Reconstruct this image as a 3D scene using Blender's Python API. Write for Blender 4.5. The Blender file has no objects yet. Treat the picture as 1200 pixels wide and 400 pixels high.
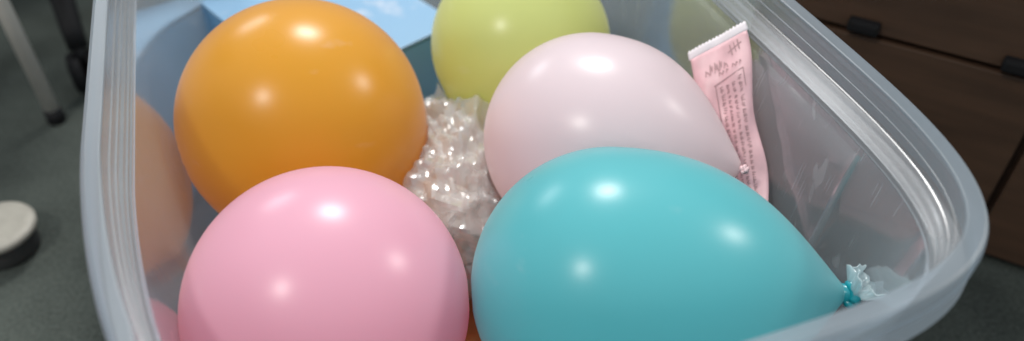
import bpy, bmesh, math, random
from mathutils import Vector, Matrix, noise
random.seed(7)
S = bpy.context.scene
COL = S.collection
R_ = math.radians

# ------------------------------------------------------------------ camera
CAM = Vector((0, 0, .62))
cd = bpy.data.cameras.new('camera'); cam = bpy.data.objects.new('camera', cd); COL.objects.link(cam)
cam.location = CAM; cam.rotation_euler = (R_(90 - 42), 0, 0)
cd.sensor_width = 36; cd.lens = 942 / 1200 * 36; cd.clip_start = .01; cd.clip_end = 50
cd.dof.use_dof = True; cd.dof.focus_distance = .54; cd.dof.aperture_fstop = 2.9
S.camera = cam

# ------------------------------------------------------------------ world, exposure
w = bpy.data.worlds.new('World'); S.world = w; w.use_nodes = True
bg = w.node_tree.nodes['Background']; bg.inputs[1].default_value = 1
_t = w.node_tree.nodes.new('ShaderNodeTexCoord'); _s = w.node_tree.nodes.new('ShaderNodeSeparateXYZ'); _r = w.node_tree.nodes.new('ShaderNodeValToRGB')
w.node_tree.links.new(_t.outputs['Generated'], _s.inputs[0]); w.node_tree.links.new(_s.outputs['Z'], _r.inputs[0]); w.node_tree.links.new(_r.outputs[0], bg.inputs[0])
_e = _r.color_ramp.elements; _e[0].position = 0; _e[0].color = (.20, .215, .23, 1); _e[1].position = .8; _e[1].color = (.74, .78, .82, 1)
S.view_settings.view_transform = 'Standard'; S.view_settings.look = 'None'
S.view_settings.exposure = 0; S.view_settings.gamma = 1
S.cycles.use_denoising = True
S.cycles.max_bounces = 12; S.cycles.transparent_max_bounces = 24
S.cycles.transmission_bounces = 10; S.cycles.diffuse_bounces = 5; S.cycles.glossy_bounces = 5
S.cycles.sample_clamp_indirect = 6

# ------------------------------------------------------------------ lamps (ceiling fixtures and a window strip)
AIM = Vector((-.02, .4, .26))
def lamp(name, d, dist, sx, sy, P, col=(1, 1, 1)):
    l = bpy.data.lights.new(name, 'AREA'); l.shape = 'RECTANGLE'; l.size = sx; l.size_y = sy
    l.energy = P; l.color = col
    o = bpy.data.objects.new(name, l); COL.objects.link(o)
    d = Vector(d).normalized(); o.location = AIM + d * dist
    o.rotation_euler = (-d).to_track_quat('-Z', 'Y').to_euler()
lamp('ceiling_lamp', (0, .61, .79), 2.4, .50, .36, 41, (1, .98, .95))
lamp('ceiling_lamp', (-.42, -.42, .80), 2.2, .20, .20, 15, (1, .95, .88))
lamp('ceiling_lamp', (.81, .20, .54), 2.4, .22, .32, 16, (1, .96, .90))
lamp('window_strip', (-.52, .73, .44), 2.6, .62, .20, 9, (.92, .97, 1))

# ------------------------------------------------------------------ helpers
def link(name, me, mats, loc=(0, 0, 0), parent=None, smooth=True):
    if not isinstance(mats, (list, tuple)): mats = [mats]
    for m in mats: me.materials.append(m)
    if smooth: me.polygons.foreach_set('use_smooth', [True] * len(me.polygons))
    o = bpy.data.objects.new(name, me); COL.objects.link(o); o.location = loc
    if parent: o.parent = parent
    return o
def mesh(name, vs, fs, loc=(0, 0, 0)):
    L = Vector(loc); me = bpy.data.meshes.new(name)
    me.from_pydata([tuple(Vector(v) - L) for v in vs], [], fs); me.update(); return me
def empty(name, loc, rz=0):
    o = bpy.data.objects.new(name, None); COL.objects.link(o); o.location = loc; o.rotation_euler.z = rz
    o.empty_display_size = .02; return o
def tag(o, label, cat, group=None, kind=None):
    o['label'] = label; o['category'] = cat
    if group: o['group'] = group
    if kind: o['kind'] = kind
def bm_mesh(name, bm):
    me = bpy.data.meshes.new(name); bm.to_mesh(me); bm.free(); return me
def box_bm(bm, c, s, rot=None, bev=.002):
    r = bmesh.ops.create_cube(bm, size=1)
    M = Matrix.Translation(c) @ (rot or Matrix.Identity(4)) @ Matrix.Diagonal((*s, 1))
    bmesh.ops.transform(bm, matrix=M, verts=r['verts'])
    if bev:
        es = {e for v in r['verts'] for e in v.link_edges}
        bmesh.ops.bevel(bm, geom=list(es), offset=bev, segments=2, affect='EDGES', profile=.6)
def tube_bm(bm, pts, rad, seg=14, caps=True):
    pts = [Vector(p) for p in pts]; rings = []
    n = len(pts); rad = rad if isinstance(rad, (list, tuple)) else [rad] * n
    for i, p in enumerate(pts):
        t = (pts[min(i + 1, n - 1)] - pts[max(i - 1, 0)]).normalized()
        a = t.cross(Vector((0, 0, 1)) if abs(t.z) < .95 else Vector((1, 0, 0))).normalized(); b = t.cross(a)
        rings.append([bm.verts.new(p + (a * math.cos(k / seg * 6.28318) + b * math.sin(k / seg * 6.28318)) * rad[i]) for k in range(seg)])
    for i in range(n - 1):
        for k in range(seg):
            bm.faces.new((rings[i][k], rings[i][(k + 1) % seg], rings[i + 1][(k + 1) % seg], rings[i + 1][k]))
    if caps: bm.faces.new(rings[0][::-1]); bm.faces.new(rings[-1])

# ------------------------------------------------------------------ materials
def mat(name):
    m = bpy.data.materials.new(name); m.use_nodes = True; nt = m.node_tree
    for n in list(nt.nodes): nt.nodes.remove(n)
    out = nt.nodes.new('ShaderNodeOutputMaterial')
    def N(t, **k):
        n = nt.nodes.new(t)
        for a, v in k.items():
            if a.startswith('_'): setattr(n, a[1:], v)
            else: n.inputs[a.replace('__', ' ')].default_value = v
        return n
    L = nt.links.new
    return m, N, L, out
def c4(c): return (*c, 1)
def noise_node(N, L, scale, detail=3, stretch=(1, 1, 1), coord='Object'):
    tc = N('ShaderNodeTexCoord'); mp = N('ShaderNodeMapping'); mp.inputs['Scale'].default_value = stretch
    L(tc.outputs[coord], mp.inputs['Vector'])
    n = N('ShaderNodeTexNoise', Scale=scale, Detail=detail); L(mp.outputs[0], n.inputs['Vector']); return n
def plain(name, col, rough=.5, metal=0, var=.15, scale=20, stretch=(1, 1, 1), bump=0, spec=.5):
    m, N, L, out = mat(name)
    p = N('ShaderNodeBsdfPrincipled', Roughness=rough, Metallic=metal); p.inputs['Specular IOR Level'].default_value = spec
    n = noise_node(N, L, scale, 5, stretch)
    r = N('ShaderNodeValToRGB'); e = r.color_ramp.elements
    e[0].position = .3; e[1].position = .7
    e[0].color = c4([c * (1 - var) for c in col]); e[1].color = c4([min(1, c * (1 + var)) for c in col])
    L(n.outputs['Fac'], r.inputs[0]); L(r.outputs[0], p.inputs['Base Color'])
    if bump:
        b = N('ShaderNodeBump', Strength=bump, Distance=.002); L(n.outputs['Fac'], b.inputs['Height']); L(b.outputs[0], p.inputs['Normal'])
    L(p.outputs[0], out.inputs[0]); return m
def latex(name, col, glow, trans=.42, rough=.28):
    m, N, L, out = mat(name)
    p = N('ShaderNodeBsdfPrincipled', Base__Color=c4(col), Roughness=rough)
    p.inputs['Specular IOR Level'].default_value = .55
    p.inputs['Sheen Weight'].default_value = .30; p.inputs['Sheen Roughness'].default_value = .5
    n1 = noise_node(N, L, 900, 2); n2 = noise_node(N, L, 14, 3)
    ad = N('ShaderNodeMath', _operation='MULTIPLY_ADD'); ad.inputs[1].default_value = .08
    L(n1.outputs['Fac'], ad.inputs[0]); L(n2.outputs['Fac'], ad.inputs[2])
    b = N('ShaderNodeBump', Strength=.06, Distance=.004); L(ad.outputs[0], b.inputs['Height']); L(b.outputs[0], p.inputs['Normal'])
    mr = N('ShaderNodeMapRange'); mr.inputs['To Min'].default_value = rough - .03; mr.inputs['To Max'].default_value = rough + .05
    L(n2.outputs['Fac'], mr.inputs[0]); L(mr.outputs[0], p.inputs['Roughness'])
    na = N('ShaderNodeAttribute'); na.attribute_name = 'neck'
    npw = N('ShaderNodeMath', _operation='POWER'); npw.inputs[1].default_value = 7; L(na.outputs['Fac'], npw.inputs[0])
    cm = N('ShaderNodeMixRGB'); cm.inputs[1].default_value = c4(col); cm.inputs[2].default_value = c4([a * .75 + b * .15 for a, b in zip(col, glow)])
    L(npw.outputs[0], cm.inputs[0])
    sc = noise_node(N, L, 26, 6, (1, 1, 2.5)); sm = N('ShaderNodeMapRange'); sm.inputs['From Min'].default_value = .66; sm.inputs['From Max'].default_value = .78
    sm.inputs['To Max'].default_value = .35; L(sc.outputs['Fac'], sm.inputs[0])
    c3 = N('ShaderNodeMixRGB'); c3.inputs[2].default_value = c4([.6 * x + .4 for x in col]); L(sm.outputs[0], c3.inputs[0]); L(cm.outputs[0], c3.inputs[1])
    L(c3.outputs[0], p.inputs['Base Color'])
    t = N('ShaderNodeBsdfTranslucent', Color=c4(glow))
    mx = N('ShaderNodeMixShader'); mx.inputs[0].default_value = trans
    L(p.outputs[0], mx.inputs[1]); L(t.outputs[0], mx.inputs[2]); L(mx.outputs[0], out.inputs[0]); return m
def plastic(name, haze, tint=(.93, .95, .97), white=(.80, .83, .87), rough=.13, bump=.12, edge=.55, scr=(60, 60, 3), power=3, scratch=0, base=.06):
    """thin milky see-through plastic: part clear, part scattering, plus a glossy skin"""
    m, N, L, out = mat(name)
    tr = N('ShaderNodeBsdfTransparent', Color=c4(tint))
    d = N('ShaderNodeBsdfDiffuse', Color=c4(white)); t = N('ShaderNodeBsdfTranslucent', Color=c4(white))
    sc = N('ShaderNodeMixShader'); sc.inputs[0].default_value = .5
    L(d.outputs[0], sc.inputs[1]); L(t.outputs[0], sc.inputs[2])
    n = noise_node(N, L, 9, 6); sn = noise_node(N, L, 7, 4, scr)
    hz = N('ShaderNodeMapRange'); hz.inputs['To Min'].default_value = haze * .8; hz.inputs['To Max'].default_value = min(1, haze * 1.2)
    L(n.outputs['Fac'], hz.inputs[0])
    hzo = hz.outputs[0]
    if scratch:                                   # fine scuffs and dust in the plastic
        for sc_, st, lo in ((60, (1, 6, .35), .70), (45, (5, 1, .5), .70), (900, (1, 1, 1), .74)):
            q = noise_node(N, L, sc_, 1, st); mr = N('ShaderNodeMapRange'); mr.inputs['From Min'].default_value = lo; mr.inputs['From Max'].default_value = lo + .05
            mr.inputs['To Max'].default_value = scratch; L(q.outputs['Fac'], mr.inputs[0])
            mx_ = N('ShaderNodeMath', _operation='ADD'); mx_.use_clamp = True; L(hzo, mx_.inputs[0]); L(mr.outputs[0], mx_.inputs[1]); hzo = mx_.outputs[0]
    body = N('ShaderNodeMixShader'); L(hzo, body.inputs[0]); L(tr.outputs[0], body.inputs[1]); L(sc.outputs[0], body.inputs[2])
    g = N('ShaderNodeBsdfGlossy', Roughness=rough, Color=(1, 1, 1, 1))
    b = N('ShaderNodeBump', Strength=bump, Distance=.001); L(sn.outputs['Fac'], b.inputs['Height'])
    for s in (g, d): L(b.outputs[0], s.inputs['Normal'])
    lw = N('ShaderNodeLayerWeight', Blend=.5)
    pw = N('ShaderNodeMath', _operation='POWER'); pw.inputs[1].default_value = power; L(lw.outputs['Facing'], pw.inputs[0])
    ma = N('ShaderNodeMath', _operation='MULTIPLY_ADD'); ma.inputs[1].default_value = edge; ma.inputs[2].default_value = base; L(pw.outputs[0], ma.inputs[0])
    fin = N('ShaderNodeMixShader'); L(ma.outputs[0], fin.inputs[0]); L(body.outputs[0], fin.inputs[1]); L(g.outputs[0], fin.inputs[2])
    L(fin.outputs[0], out.inputs[0]); return m

M_wall = plastic('tub_wall_plastic', .26, rough=.09, scr=(30, 30, 2), bump=.05, edge=.72, power=2.0, scratch=.20)
M_rim = plastic('tub_rim_plastic', .20, rough=.24, bump=.0, edge=.26, base=.036, scr=(20, 20, 20))
M_lipedge = plastic('thick_lip_plastic', .50, edge=.25, base=.03, rough=.42, bump=.05, white=(.36, .43, .49), scr=(20, 20, 20))
M_film = plastic('crinkled_clear_film', .40, white=(1, .99, .97), rough=.17, bump=.1, edge=.9, base=.07, scr=(8, 8, 8))
M_lip = plastic('thin_latex_lip', .48, white=(.74, .88, .90), rough=.2, bump=.2)

# ------------------------------------------------------------------ the setting: carpet
m, N, L, out = mat('carpet')
p = N('ShaderNodeBsdfPrincipled', Roughness=.95); p.inputs['Specular IOR Level'].default_value = .1
a = noise_node(N, L, 5, 4); b_ = noise_node(N, L, 260, 2)
mix = N('ShaderNodeMath', _operation='MULTIPLY_ADD'); mix.inputs[1].default_value = .45; L(b_.outputs['Fac'], mix.inputs[0]); L(a.outputs['Fac'], mix.inputs[2])
r = N('ShaderNodeValToRGB'); e = r.color_ramp.elements; e[0].position = .45; e[1].position = 1.0
e[0].color = (.024, .029, .027, 1); e[1].color = (.115, .133, .118, 1)
L(mix.outputs[0], r.inputs[0]); L(r.outputs[0], p.inputs['Base Color'])
bp = N('ShaderNodeBump', Strength=.5, Distance=.003); L(b_.outputs['Fac'], bp.inputs['Height']); L(bp.outputs[0], p.inputs['Normal'])
L(p.outputs[0], out.inputs[0])
fl = link('floor', mesh('floor', [(-4, -3, 0), (4, -3, 0), (4, 5, 0), (-4, 5, 0)], [(0, 1, 2, 3)]), m); fl['kind'] = 'structure'; fl['label'] = 'dark grey green carpet floor'

# ------------------------------------------------------------------ storage tub
PH = R_(19); cph, sph = math.cos(PH), math.sin(PH); H = .32
def W(u, v, z=0): return Vector((u * cph - v * sph, u * sph + v * cph, z))
def UV(q): return q[0] * cph + q[1] * sph, -q[0] * sph + q[1] * cph
UC, VC, UA, VA, VB, NE = .1225, .465, .2445, .305, .475, 5.0
def outline(n=800):
    pts = []
    for k in range(4000):
        t = k / 4000 * math.tau; c, s = math.cos(t), math.sin(t)
        x = UA * math.copysign(abs(c) ** (2 / NE), c); y = VA * math.copysign(abs(s) ** (2 / NE), s) * (VB / VA if s > 0 else 1)
        u, v = UC + x, VC + y
        if x < 0 and v < .42: u += .013 * min(1, (.42 - v) / .15) ** 1.6 * (-x / UA)
        pts.append(Vector((u, v)))
    d = [0]
    for i in range(len(pts)): d.append(d[-1] + (pts[(i + 1) % len(pts)] - pts[i]).length)
    res = []; j = 0
    for k in range(n):
        q = d[-1] * k / n
        while d[j + 1] < q: j += 1
        f = (q - d[j]) / max(1e-9, d[j + 1] - d[j]); res.append(pts[j].lerp(pts[(j + 1) % len(pts)], f))
    return res
OUT = outline()
def ring(ins):
    n = len(OUT); r = []
    for i in range(n):
        t = (OUT[(i + 4) % n] - OUT[i - 4]).normalized()
        r.append(OUT[i] + Vector((-t.y, t.x)) * ins)
    return r
def sweep(name, prof, mat_, parent, closed=False, jog=False, slots=None):
    n = len(OUT); vs = []; fs = []
    for ins, z in prof:
        for q in ring(ins):
            u, v = q
            if jog and z < -.047:
                k = min(1, (-.047 - z) / .006)
                right = u > UC
                v0 = .300 if right else .600
                if right and u - UC > .12 and VC - .27 < v < VC + .42:
                    s = min(1, max(0, (v - v0) / (.008 if right else .05))); s = s * s * (3 - 2 * s)
                    u += (-1 if right else .3) * k * (.0022 * s + (.0022 if right else 0) * math.exp(-((v - v0 - .004) / .0019) ** 2))
            vs.append(W(u, v, H + z))
    m_ = len(prof)
    for i in range(m_ if closed else m_ - 1):
        for k in range(n):
            a, b = i * n + k, i * n + (k + 1) % n; c = ((i + 1) % m_) * n
            fs.append((a, b, c + (k + 1) % n, c + k))
    loc = tub.location
    o = link(name, mesh(name, vs, fs, loc), mat_, (0, 0, 0), parent)
    if slots:
        for i, p in enumerate(o.data.polygons): p.material_index = slots(i // n)
    o.data.set_sharp_from_angle(angle=R_(11))
    return o
tub = empty('storage_tub', W(UC, VC, 0))
tag(tub, 'clear milky plastic storage tub holding balloons, standing on the carpet', 'storage tub')
rim_prof = [(.016, -.0385), (.0015, -.034), (0, -.032), (.0008, -.019), (.0022, -.0175), (.0022, -.015), (.0004, -.0135), (.0002, -.006), (.0008, -.0028), (.0020, -.0008), (.0038, 0),
            (.0112, -.0003), (.0119, -.0005), (.0123, -.0009), (.0125, -.0016), (.0129, -.0125), (.0136, -.0127), (.0139, -.0133), (.0139, -.0200), (.0140, -.0205), (.0149, -.0209), (.0150, -.0216), (.0151, -.0248), (.0166, -.0262), (.0169, -.0272), (.0169, -.0312),
            (.0178, -.0318), (.0180, -.0326), (.0180, -.0352), (.0189, -.0358), (.0191, -.0366), (.0192, -.0384), (.0197, -.0388), (.0198, -.0396), (.0180, -.0400)]
sweep('rim', rim_prof, [M_rim, M_lipedge], tub, closed=True, slots=lambda i: 1 if 2 <= i <= 13 else 0)
DR = .030
wall_prof = [(.0196, -.0402)] + [(.0196 + DR * t, -.0402 - (H - .06) * t) for t in (.02, .04, .08, .15, .3, .5, .75, .93)] + [(.050, -.293), (.056, -.304), (.066, -.310), (.072, -.3105)]
wall_out = [(a - .0022, b - .001) for a, b in wall_prof[::-1]]
sweep('wall', wall_prof + [(.0723, -.3125)] + wall_out[1:], M_wall, tub, closed=True, jog=True)
rg = ring(.0718); nb = len(rg)
link('base', mesh('base', [W(q.x, q.y, H - .311) for q in rg] + [W(q.x, q.y, H - .3135) for q in rg],
     [tuple(range(nb)), tuple(range(2 * nb - 1, nb - 1, -1))] + [(k, (k + 1) % nb, nb + (k + 1) % nb, nb + k) for k in range(nb)], tub.location), M_wall, (0, 0, 0), tub)
def inside(p, margin=0):
    """wall inset test in tub coordinates"""
    u, v = UV(p); ins = .0205 + DR * (H - .04 - p[2]) / (H - .06) + margin
    return (abs((u - UC) / (UA - ins))) ** NE + (abs((v - VC) / ((VB if v > VC else VA) - ins))) ** NE < 1
def pull_in(p, margin=.002):
    for _ in range(60):
        if inside(p, margin): break
        c = W(UC, VC, p.z); p = p + (c - p) * .012
    return p

# ------------------------------------------------------------------ balloons
BALL = dict(
    orange=(Vector((-.1724, .5230, .2043)), .1000), pink=(Vector((-.1148, .3184, .2186)), .0880),
    teal=(Vector((.0626, .3320, .2221)), .0888), pale=(Vector((.0608, .4898, .2126)), .0832), green=(Vector((.0078, .6243, .2135)), .0815))
def balloon(key, tip, label, mskin, mknot, kn=1.0, k=.65, pw=5, lip=None):
    c, Rr = BALL[key]; ax = (Vector(tip) - c); Ln = ax.length; ax.normalize()
    a = ax.cross(Vector((0, 0, 1))).normalized(); b = ax.cross(a)
    NS, NT = 72, 88; vs = [c - ax * Rr]; fs = []
    for i in range(1, NS):
        t = i / NS
        if t < .5: th = t * math.pi; x = -Rr * math.cos(th); r = Rr * math.sin(th)
        else:
            th = (t - .5) * math.pi; s = math.sin(th) * .992; x = Ln * s; r = Rr * math.sqrt(1 - s * s) * (1 - k * s ** pw)
        for j in range(NT):
            ph = j / NT * math.tau
            vs.append(c + ax * x + (a * math.cos(ph) + b * math.sin(ph)) * r)
    vs.append(c + ax * Ln * .995)
    for j in range(NT): fs.append((0, 1 + (j + 1) % NT, 1 + j))
    for i in range(NS - 2):
        for j in range(NT):
            p = 1 + i * NT; q = p + NT
            fs.append((p + j, p + (j + 1) % NT, q + (j + 1) % NT, q + j))
    l = len(vs) - 1; p = 1 + (NS - 2) * NT
    for j in range(NT): fs.append((l, p + j, p + (j + 1) % NT))
    for kk, (c2, R2) in BALL.items():          # balloons press flat against each other where they meet
        if kk == key: continue
        d = c2 - c; D = d.length; n = d / D; lim = (D * D + Rr * Rr - R2 * R2) / (2 * D) - .0012
        if lim < Rr:
            for i, v in enumerate(vs):
                o = (v - c).dot(n) - lim
                if o > 0: vs[i] = v - n * o
    vs = [pull_in(v, .003) if v.z < H - .04 else v for v in vs]
    me = mesh('balloon', vs, fs, c); at = me.attributes.new('neck', 'FLOAT', 'POINT')
    for i, v in enumerate(vs): at.data[i].value = max(0, min(1, (v - c).dot(ax) / Ln))
    o = link('balloon', me, mskin, c)
    tag(o, label, 'balloon', 'balloons piled in the tub')
    # knot: a twisted roll of latex round the neck
    bm = bmesh.new(); kp = c + ax * (Ln + .001)
    pts = []
    for i in range(25):
        th = i / 24 * math.tau * 1.5; rr = .0036 * kn + .0005 * math.sin(3 * th)
        pts.append(kp - c + (a * math.cos(th) + b * math.sin(th)) * rr + ax * (.0028 * i / 24 + .0006 * math.sin(2.3 * th)))
    tube_bm(bm, pts, [(.0024 + .0006 * math.sin(i * 1.3)) * kn for i in range(25)], 10)
    tube_bm(bm, [ax * (Ln - .006), ax * (Ln + .002), ax * (Ln + .005)], [.0050 * kn, .0036 * kn, .0044 * kn], 12)
    link('knot', bm_mesh('knot', bm), mknot, (0, 0, 0), o)
    if lip:
        end, wide = lip; base = kp + ax * .003 - c; d = (Vector(end) - c - base); ll = d.length; d.normalize()
        e1 = d.cross(Vector((.2, .1, 1))).normalized(); e2 = d.cross(e1)
        vs = []; fs = []; NA, NB = 72, 14
        for i in range(NB):
            t = i / (NB - 1)
            for j in range(NA):
                ph = j / NA * math.tau
                ruff = 1 + t * (.17 * math.sin(5 * ph + .6) + .09 * math.sin(9 * ph + 3 * t) + .05 * math.sin(17 * ph + 5 * t))
                r = (.0045 + (wide - .0045) * t ** .75) * ruff
                z = ll * t + .0026 * t * math.sin(4 * ph + 1.3) + .0012 * t * math.sin(11 * ph)
                q = base + d * z + (e1 * math.cos(ph) + e2 * math.sin(ph)) * r
                vs.append(q + noise.noise_vector(q * 150) * .0011 * t + noise.noise_vector(q * 380) * .0003 * t)
        for i in range(NB - 1):
            for j in range(NA):
                fs.append((i * NA + j, i * NA + (j + 1) % NA, (i + 1) * NA + (j + 1) % NA, (i + 1) * NA + j))
        lo = link('lip', mesh('lip', vs, fs), M_lip, (0, 0, 0), o)
        sm = lo.modifiers.new('thickness', 'SOLIDIFY'); sm.thickness = .0006
        lo['label'] = 'frilled pale see-through balloon mouth beside the rim'
    return o
M_or = latex('orange_latex', (.77, .40, .022), (.92, .46, .008))
M_pk = latex('pink_latex', (.87, .54, .69), (.97, .25, .32))
M_te = latex('teal_latex', (.14, .60, .65), (.01, .60, .65))
M_pl = latex('pale_pink_latex', (.88, .81, .87), (.95, .68, .64))
M_gr = latex('lime_latex', (.72, .82, .33), (.80, .76, .06))
M_tk = plain('dark_teal_latex', (.004, .25, .30), .3)
c_or, c_pk, c_gr = BALL['orange'][0], BALL['pink'][0], BALL['green'][0]
balloon('orange', c_or + Vector((.02, .02, -.116)), 'round orange balloon in the tub, largest of the pile', M_or, M_or, k=.5)
balloon('pink', c_pk + Vector((-.005, .02, -.093)), 'round candy pink balloon in front of the orange one', M_pk, M_pk, k=.5)
balloon('teal', (.2149, .3310, .2157), 'glossy teal pear shaped balloon, its knot by the tub rim', M_te, M_tk, kn=1.5, k=.74, pw=3.4, lip=((.2268, .3325, .2265), .0135))
balloon('pale', (.1661, .4332, .2317), 'very pale whitish pink balloon behind the teal one', M_pl, plain('pale_pink_knot', (.78, .54, .56), .6), kn=.55, k=.70, pw=3.4)
balloon('green', c_gr + Vector((.01, .03, -.088)), 'lime green balloon at the back of the tub', M_gr, M_gr, k=.5)
def push_out(v, gap=.002):
    for c, Rr in BALL.values():
        d = v - c
        if d.length < Rr + gap: v = c + d.normalized() * (Rr + gap)
    return v

# ------------------------------------------------------------------ blue box in the far corner of the tub
BV, BL, BR = Vector((-.1921, .6180, .0)), Vector((-.3560, .7845, .0)), Vector((-.0761, .7247, .0))
bx = (BR - BV).normalized(); by = Vector((-bx.y, bx.x, 0)); lx = .180; ly = (BL - BV).length * .985; bz0, bz1 = .0105, .165
M_blue = plain('blue_card', (.21, .49, .80), .45, var=.06, scale=9)
m, N, L, out = mat('sky_print_card')
p = N('ShaderNodeBsdfPrincipled', Roughness=.4); n = noise_node(N, L, 16, 5)
r = N('ShaderNodeValToRGB'); e = r.color_ramp.elements; e[0].position = .60; e[1].position = .78
e[0].color = (.23, .41, .60, 1); e[1].color = (.72, .70, .74, 1); L(n.outputs['Fac'], r.inputs[0]); L(r.outputs[0], p.inputs['Base Color']); L(p.outputs[0], out.inputs[0])
M_sky = m
bc = BV + bx * lx / 2 + by * ly / 2
rot = Matrix(((bx.x, by.x, 0, 0), (bx.y, by.y, 0, 0), (0, 0, 1, 0), (0, 0, 0, 1)))
box = empty('picture_box', (bc.x, bc.y, bz0))
tag(box, 'blue card box with pale sky printed top, behind the orange balloon', 'box')
bm = bmesh.new(); box_bm(bm, (0, 0, (bz1 - bz0) / 2 - .002), (lx, ly, bz1 - bz0 - .004), rot, .0015); link('body', bm_mesh('body', bm), M_blue, (0, 0, 0), box, False)
bm = bmesh.new(); box_bm(bm, (0, 0, bz1 - bz0 - .0005), (lx + .002, ly + .002, .003), rot, .0008); link('lid', bm_mesh('lid', bm), M_sky, (0, 0, 0), box, False)
def in_box(q, g=.006):
    d = q - BV; x, y = d.x * bx.x + d.y * bx.y, d.x * by.x + d.y * by.y
    return -g < x < lx + g and -g < y < ly + g

# ------------------------------------------------------------------ crinkled clear bag with tan contents
BAGC, BAGR = Vector((-.047, .515, .138)), Vector((.070, .110, .060))
def crumple(p, amp, sc, seed):
    q = p * sc + Vector((seed, seed * 2, -seed)); s = 0; A = 1
    for o in range(4):
        s += A * (.55 - abs(noise.noise(q)) * 2); q = q * 2.1 + Vector((3.1, 1.7, 5.3)); A *= .6
    return s * amp
def creases(p, seed):
    """straight sharp folds in random directions, as in stiff crumpled film"""
    rg_ = random.Random(seed); s = 0
    for wl in (.055, .044, .036, .029, .023, .018, .013, .0095):
        th = rg_.uniform(0, math.tau); zz = rg_.uniform(-.8, .8); r = math.sqrt(1 - zz * zz)
        d = Vector((r * math.cos(th), r * math.sin(th), zz))
        q = p.dot(d) / wl + .9 * noise.noise(p * 22 + Vector((seed, wl * 900, 0))) + rg_.random()
        s += (abs((q % 1) - .5) * 4 - 1) * wl * (.5 + noise.noise(p * 30 + Vector((0, seed, wl * 500))))
    return s
def blob(name, sub, scale, amp, seed, mat_, parent, sharp, squash, off_=Vector((0, 0, 0))):
    bm = bmesh.new(); bmesh.ops.create_icosphere(bm, subdivisions=sub, radius=1)
    for v in bm.verts:
        n = v.co.normalized(); q = Vector((n.x * BAGR.x, n.y * BAGR.y, n.z * BAGR.z)) * scale
        q = BAGC + off_ + q + n * creases(q, seed) * amp
        q = push_out(q, .0025 + squash); q.z = max(q.z, .088 + squash)
        v.co = q - BAGC
    o = link(name, bm_mesh(name, bm), mat_, (0, 0, 0), parent)
    if sharp: o.data.set_sharp_from_angle(angle=R_(14))
    return o
bag = empty('plastic_bag', BAGC)
tag(bag, 'crinkled clear plastic bag wedged between the orange and pale balloons', 'bag')
blob('film', 6, 1, .165, 3, M_film, bag, True, 0)
blob('film', 6, .88, .20, 8, M_film, bag, True, .002)
blob('contents', 5, .76, .12, 5, plain('tan_filling', (.34, .17, .075), .6, var=.3, scale=40), bag, False, .006, Vector((-.004, -.016, -.004)))

# ------------------------------------------------------------------ orange brown paper in the bottom
vs = []; fs = []; idx = {}; G = .005
for i in range(-5, 59):
    for j in range(25, 131):
        u, v = -.12 + i * G, j * G; q = W(u, v, .15)
        if not inside(q, .045) or in_box(q, .012): continue
        z = .085 + crumple(Vector((u, v, 0)), .010, 12, 4.0)
        for c, Rr in BALL.values():
            d2 = (q.x - c.x) ** 2 + (q.y - c.y) ** 2
            if d2 < (Rr + .003) ** 2: z = min(z, c.z - math.sqrt((Rr + .003) ** 2 - d2) - .002)
        e_ = ((q.x - BAGC.x) / (BAGR.x + .012)) ** 2 + ((q.y - BAGC.y) / (BAGR.y + .012)) ** 2
        if e_ < 1: z = min(z, .082)
        idx[i, j] = len(vs); vs.append(Vector((q.x, q.y, z)))
for (i, j) in idx:
    if all(k in idx for k in ((i + 1, j), (i + 1, j + 1), (i, j + 1))): fs.append((idx[i, j], idx[i + 1, j], idx[i + 1, j + 1], idx[i, j + 1]))
pc = W(UC, VC, .15)
pap = link('crumpled_paper', mesh('crumpled_paper', vs, fs, pc), plain('rust_paper', (.46, .15, .045), .7, var=.2, scale=25), pc)
sm = pap.modifiers.new('thickness', 'SOLIDIFY'); sm.thickness = .0015; sm.offset = -1
tag(pap, 'crumpled rust orange paper under the balloons in the tub', 'paper')

# ------------------------------------------------------------------ pink printed packet against the right wall
TL, TR, PBR, PBL = Vector((.1398, .5326, .2653)), Vector((.1787, .5341, .2915)), Vector((.1921, .4393, .2037)), Vector((.1591, .4464, .1824))
def pk(s, t):
    q = TL.lerp(TR, s).lerp(PBL.lerp(PBR, s), t)
    n = (TR - TL).cross(PBL - TL).normalized()
    if n.y > 0: n = -n
    q = q + n * (.0030 * math.sin(3.0 * t + 1.2 * s) * math.sin(math.pi * t * .9 + .3) + .0016 * noise.noise(Vector((s * 3, t * 6, 1))) + .0012 * math.sin(9 * s + 2 * t))
    if s > .93: q += (TR - TL).normalized() * .0022 * math.sin(t * 9)
    return push_out(pull_in(q, .004), .002), n
def sheet(name, s0, s1, t0, t1, ns, nt, mat_, parent, thick, jag=0):
    vs = []; fs = []
    for side in (0, 1):
        for j in range(nt + 1):
            for i in range(ns + 1):
                s, t = s0 + (s1 - s0) * i / ns, t0 + (t1 - t0) * j / nt
                if jag and j == 0: t -= jag * ((i % 2) * .8 + .5 * random.random())
                q, n = pk(s, t); ed = min(1, min(i, ns - i, j, nt - j) / 2.0)
                vs.append(q + n * ((.5 if side == 0 else -.5) * (.0008 + thick * ed)))
    K = (ns + 1) * (nt + 1); w_ = ns + 1
    for j in range(nt):
        for i in range(ns):
            a = j * w_ + i; fs.append((a, a + 1, a + w_ + 1, a + w_)); fs.append((K + a, K + a + w_, K + a + w_ + 1, K + a + 1))
    per = [i for i in range(ns + 1)] + [j * w_ + ns for j in range(1, nt + 1)] + [nt * w_ + i for i in range(ns - 1, -1, -1)] + [j * w_ for j in range(nt - 1, 0, -1)]
    for a, b in zip(per, per[1:] + per[:1]): fs.append((a, K + a, K + b, b))
    return link(name, mesh(name, vs, fs, parent.location), mat_, (0, 0, 0), parent)
pkt = empty('printed_packet', (PBL + PBR) / 2)
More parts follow.
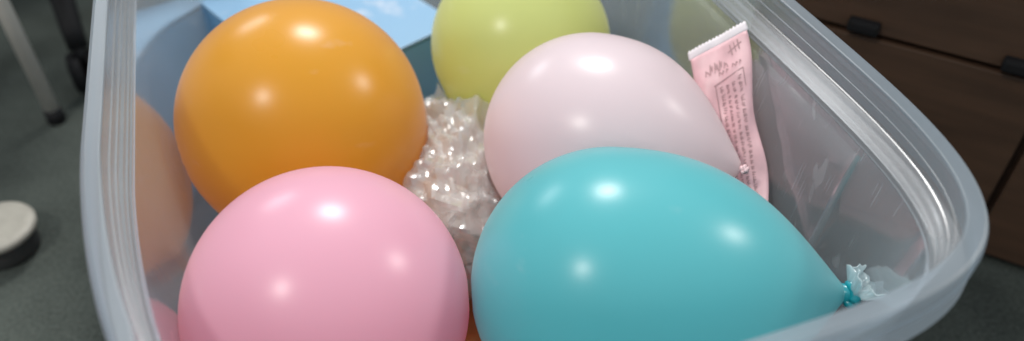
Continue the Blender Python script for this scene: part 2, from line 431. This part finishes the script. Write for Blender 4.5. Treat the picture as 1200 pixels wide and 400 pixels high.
tag(pkt, 'pink printed packet with a torn white top leaning on the right tub wall', 'packet')
M_pink = plain('pink_film', (.76, .47, .50), .38, var=.12, scale=60)
sheet('pouch', 0, 1, .045, 1.35, 18, 44, M_pink, pkt, .0009)
sheet('torn_edge', -.03, 1.02, .0, .05, 34, 4, plain('white_torn_film', (.78, .72, .75), .5, var=.05), pkt, .0004, .012)
# print: handwritten heading, a ruled frame and columns of small characters
ink_v = []; ink_f = []
def stroke(pts, wd):
    P = [pk(*p) for p in pts]
    for (a, n), (b, _) in zip(P, P[1:]):
        d = b - a
        if d.length < 1e-6: continue
        sd = d.normalized().cross(n) * wd / 2; o = n * .0014; k = len(ink_v)
        d = d.normalized() * wd * .2
        ink_v.extend([a - sd + o - d, b - sd + o + d, b + sd + o + d, a + sd + o - d]); ink_f.append((k, k + 1, k + 2, k + 3))
def word(s, t, ws, ht, n, wd):
    for i in range(n):
        x = s + ws * i / n; k = ws / n * .8
        top = t - ht * random.choice((.55, .6, 1)); 
        stroke([(x, t), (x + k * .2, top), (x + k * .55, t - ht * .3), (x + k * .7, top + ht * .2), (x + k, t)][:random.choice((3, 4, 5))], wd)
stroke([(.70, .085), (.73, .150)], .0009); stroke([(.84, .075), (.86, .135)], .0009); stroke([(.66, .125), (.90, .100)], .0008); stroke([(.77, .08), (.80, .142)], .0007)
word(.22, .205, .42, .06, 5, .0008); word(.45, .235, .20, .035, 3, .0007); word(.70, .220, .20, .035, 3, .0007)
stroke([(.34, .285), (.88, .252)], .0008); stroke([(.88, .252), (.885, .36)], .0006); stroke([(.36, .285), (.36, 1.0)], .0007)
for cs, big in ((.46, 1), (.57, .7), (.68, .8), (.80, .9)):
    t = .31 if cs < .75 else .29
    while t < 1.25:
        ln = random.uniform(.016, .04)
        for q in range(3):
            a = cs + random.uniform(-.015, .015) * big; stroke([(a - .024 * big, t + ln * q / 3), (a + .028 * big, t + ln * (q + random.uniform(-.5, .7)) / 3)], .0006)
        if random.random() < .6: stroke([(cs - .02, t), (cs - .014, t + ln)], .0006)
        t += ln + random.uniform(.006, .018)
link('print', mesh('print', ink_v, ink_f, pkt.location), plain('brown_ink', (.40, .24, .25), .6), (0, 0, 0), pkt, False)

# ------------------------------------------------------------------ cabinet behind the tub on the right
P0 = Vector((.487, .545, 0)); E_ = Vector((-.866, .5, 0)); NF = Vector((-.5, -.866, 0))
M_wood = plain('dark_brown_wood', (.066, .036, .021), .5, var=.25, scale=7, stretch=(1, 1, 9), bump=.1)
M_black = plain('black_plastic', (.008, .008, .009), .65, spec=.25)
cab = empty('drawer_cabinet', P0)
tag(cab, 'low dark brown wooden cabinet with drawers and black pulls, right of the tub', 'cabinet')
crot = Matrix(((E_.x, -NF.x, 0, 0), (E_.y, -NF.y, 0, 0), (0, 0, 1, 0), (0, 0, 0, 1)))
def cbox(name, s0, s1, z0, z1, d0, d1, mt, parent=None, bev=.0015, off=None):
    bm = bmesh.new(); c = E_ * ((s0 + s1) / 2) - NF * ((d0 + d1) / 2) + Vector((0, 0, (z0 + z1) / 2))
    if off: c = c - off
    box_bm(bm, c, (s1 - s0, abs(d1 - d0), z1 - z0), crot, bev)
    return link(name, bm_mesh(name, bm), mt, (0, 0, 0), parent or cab, False)
cbox('body', -.62, .290, 0, .56, .018, .42, plain('cabinet_body_wood', (.05, .027, .016), .6))
for s0, s1 in ((-.62, -.300), (-.294, .0235), (.0285, .290)):
    cbox('door', s0 + .001, s1 - .001, .012, .2125, 0, .0175, M_wood)
    dr = cbox('drawer_front', s0 + .001, s1 - .001, .2185, .385, 0, .0175, M_wood)
    cbox('drawer_front', s0 + .001, s1 - .001, .391, .555, 0, .0175, M_wood)
for s in (.188, .058, -.18, -.40):
    cbox('handle', s - .014, s + .014, .2205, .2325, -.012, -.0005, M_black, bev=.003)

# ------------------------------------------------------------------ chair with grey tube legs, left
M_tube = plain('grey_painted_steel', (.66, .63, .57), .4, metal=.0, var=.1)
ch = empty('side_chair', (-.77, .98, 0), R_(20))
tag(ch, 'chair on straight grey tube legs beside the tub, one leg in view', 'chair')
Minv = Matrix.Rotation(-R_(20), 4, 'Z')
f0 = Minv @ (Vector((-.562, .780, 0)) - Vector((-.77, .98, 0)))
for sx, sy in ((1, 1), (-1, 1), (1, -1), (-1, -1)):
    bm = bmesh.new(); x, y = f0.x * sx, f0.y * sy
    tube_bm(bm, [(x, y, .012), (x, y, .45)], .0088, 16); lg = link('leg', bm_mesh('leg', bm), M_tube, (0, 0, 0), ch)
    bm = bmesh.new(); tube_bm(bm, [(x, y, 0), (x, y, .004), (x, y, .02)], [.0100, .0112, .0100], 16); link('foot', bm_mesh('foot', bm), M_black, (0, 0, 0), lg)
bm = bmesh.new(); box_bm(bm, (0, 0, .468), (abs(f0.x) * 2 + .06, abs(f0.y) * 2 + .06, .035), None, .012); link('seat', bm_mesh('seat', bm), M_black, (0, 0, 0), ch)
bm = bmesh.new(); box_bm(bm, (-abs(f0.x) - .01, 0, .70), (.03, abs(f0.y) * 2 + .04, .36), None, .012); link('backrest', bm_mesh('backrest', bm), M_black, (0, 0, 0), ch)

# ------------------------------------------------------------------ black five-armed swivel chair behind
HUB = Vector((-.665, 1.08, 0))
off = empty('swivel_chair', HUB)
tag(off, 'black swivel chair with curved arms and castors on the carpet', 'chair')
for k in range(5):
    an = R_(-62 + 72 * k); d = Vector((math.cos(an), math.sin(an), 0)); RR = .255
    bm = bmesh.new()
    tube_bm(bm, [d * .02 + Vector((0, 0, .105)), d * RR * .45 + Vector((0, 0, .108)), d * RR * .75 + Vector((0, 0, .098)), d * RR * .95 + Vector((0, 0, .075)), d * RR + Vector((0, 0, .056))], [.020, .017, .015, .013, .012], 12)
    arm = link('base_arm', bm_mesh('base_arm', bm), M_black, (0, 0, 0), off)
    bm = bmesh.new(); pd = Vector((-d.y, d.x, 0)); c = d * (RR + .004) + Vector((0, 0, .0265))
    for sg in (-1, 1):
        tube_bm(bm, [c + pd * sg * .004, c + pd * sg * .006, c + pd * sg * .017, c + pd * sg * .020], [.022, .0262, .0262, .021], 24)
    tube_bm(bm, [c - pd * .005, c + pd * .005], .008, 12); tube_bm(bm, [c, c + Vector((0, 0, .035))], .006, 10)
    link('castor', bm_mesh('castor', bm), M_black, (0, 0, 0), arm)
bm = bmesh.new(); tube_bm(bm, [(0, 0, .07), (0, 0, .13), (0, 0, .14), (0, 0, .44)], [.03, .03, .022, .022], 20); link('column', bm_mesh('column', bm), M_black, (0, 0, 0), off)
bm = bmesh.new(); box_bm(bm, (0, .02, .475), (.46, .46, .07), None, .03); link('seat', bm_mesh('seat', bm), M_black, (0, 0, 0), off)

# ------------------------------------------------------------------ round off-white disc on a dark base
dc = Vector((-.522, .566, 0))
ds = empty('round_foot', dc)
tag(ds, 'round off-white disc on a dark base, lying on carpet left of tub', 'disc')
def lathe(name, prof, mt, parent, seg=48):
    vs = []; fs = []
    for r, z in prof:
        for k in range(seg): vs.append((r * math.cos(k / seg * math.tau), r * math.sin(k / seg * math.tau), z))
    for i in range(len(prof) - 1):
        for k in range(seg): fs.append((i * seg + k, i * seg + (k + 1) % seg, (i + 1) * seg + (k + 1) % seg, (i + 1) * seg + k))
    fs.append(tuple(range(seg))[::-1]); fs.append(tuple((len(prof) - 1) * seg + k for k in range(seg)))
    return link(name, mesh(name, vs, fs), mt, (0, 0, 0), parent)
lathe('base', [(.029, 0), (.031, .003), (.031, .023), (.029, .0255)], plain('dark_grey_rubber', (.035, .036, .035), .8), ds)
lathe('disc', [(.034, .026), (.0365, .028), (.037, .032), (.035, .0355), (.027, .036), (.023, .0345), (.013, .0335), (.004, .033)], plain('off_white_plastic', (.36, .345, .30), .55, var=.10, scale=60), ds)
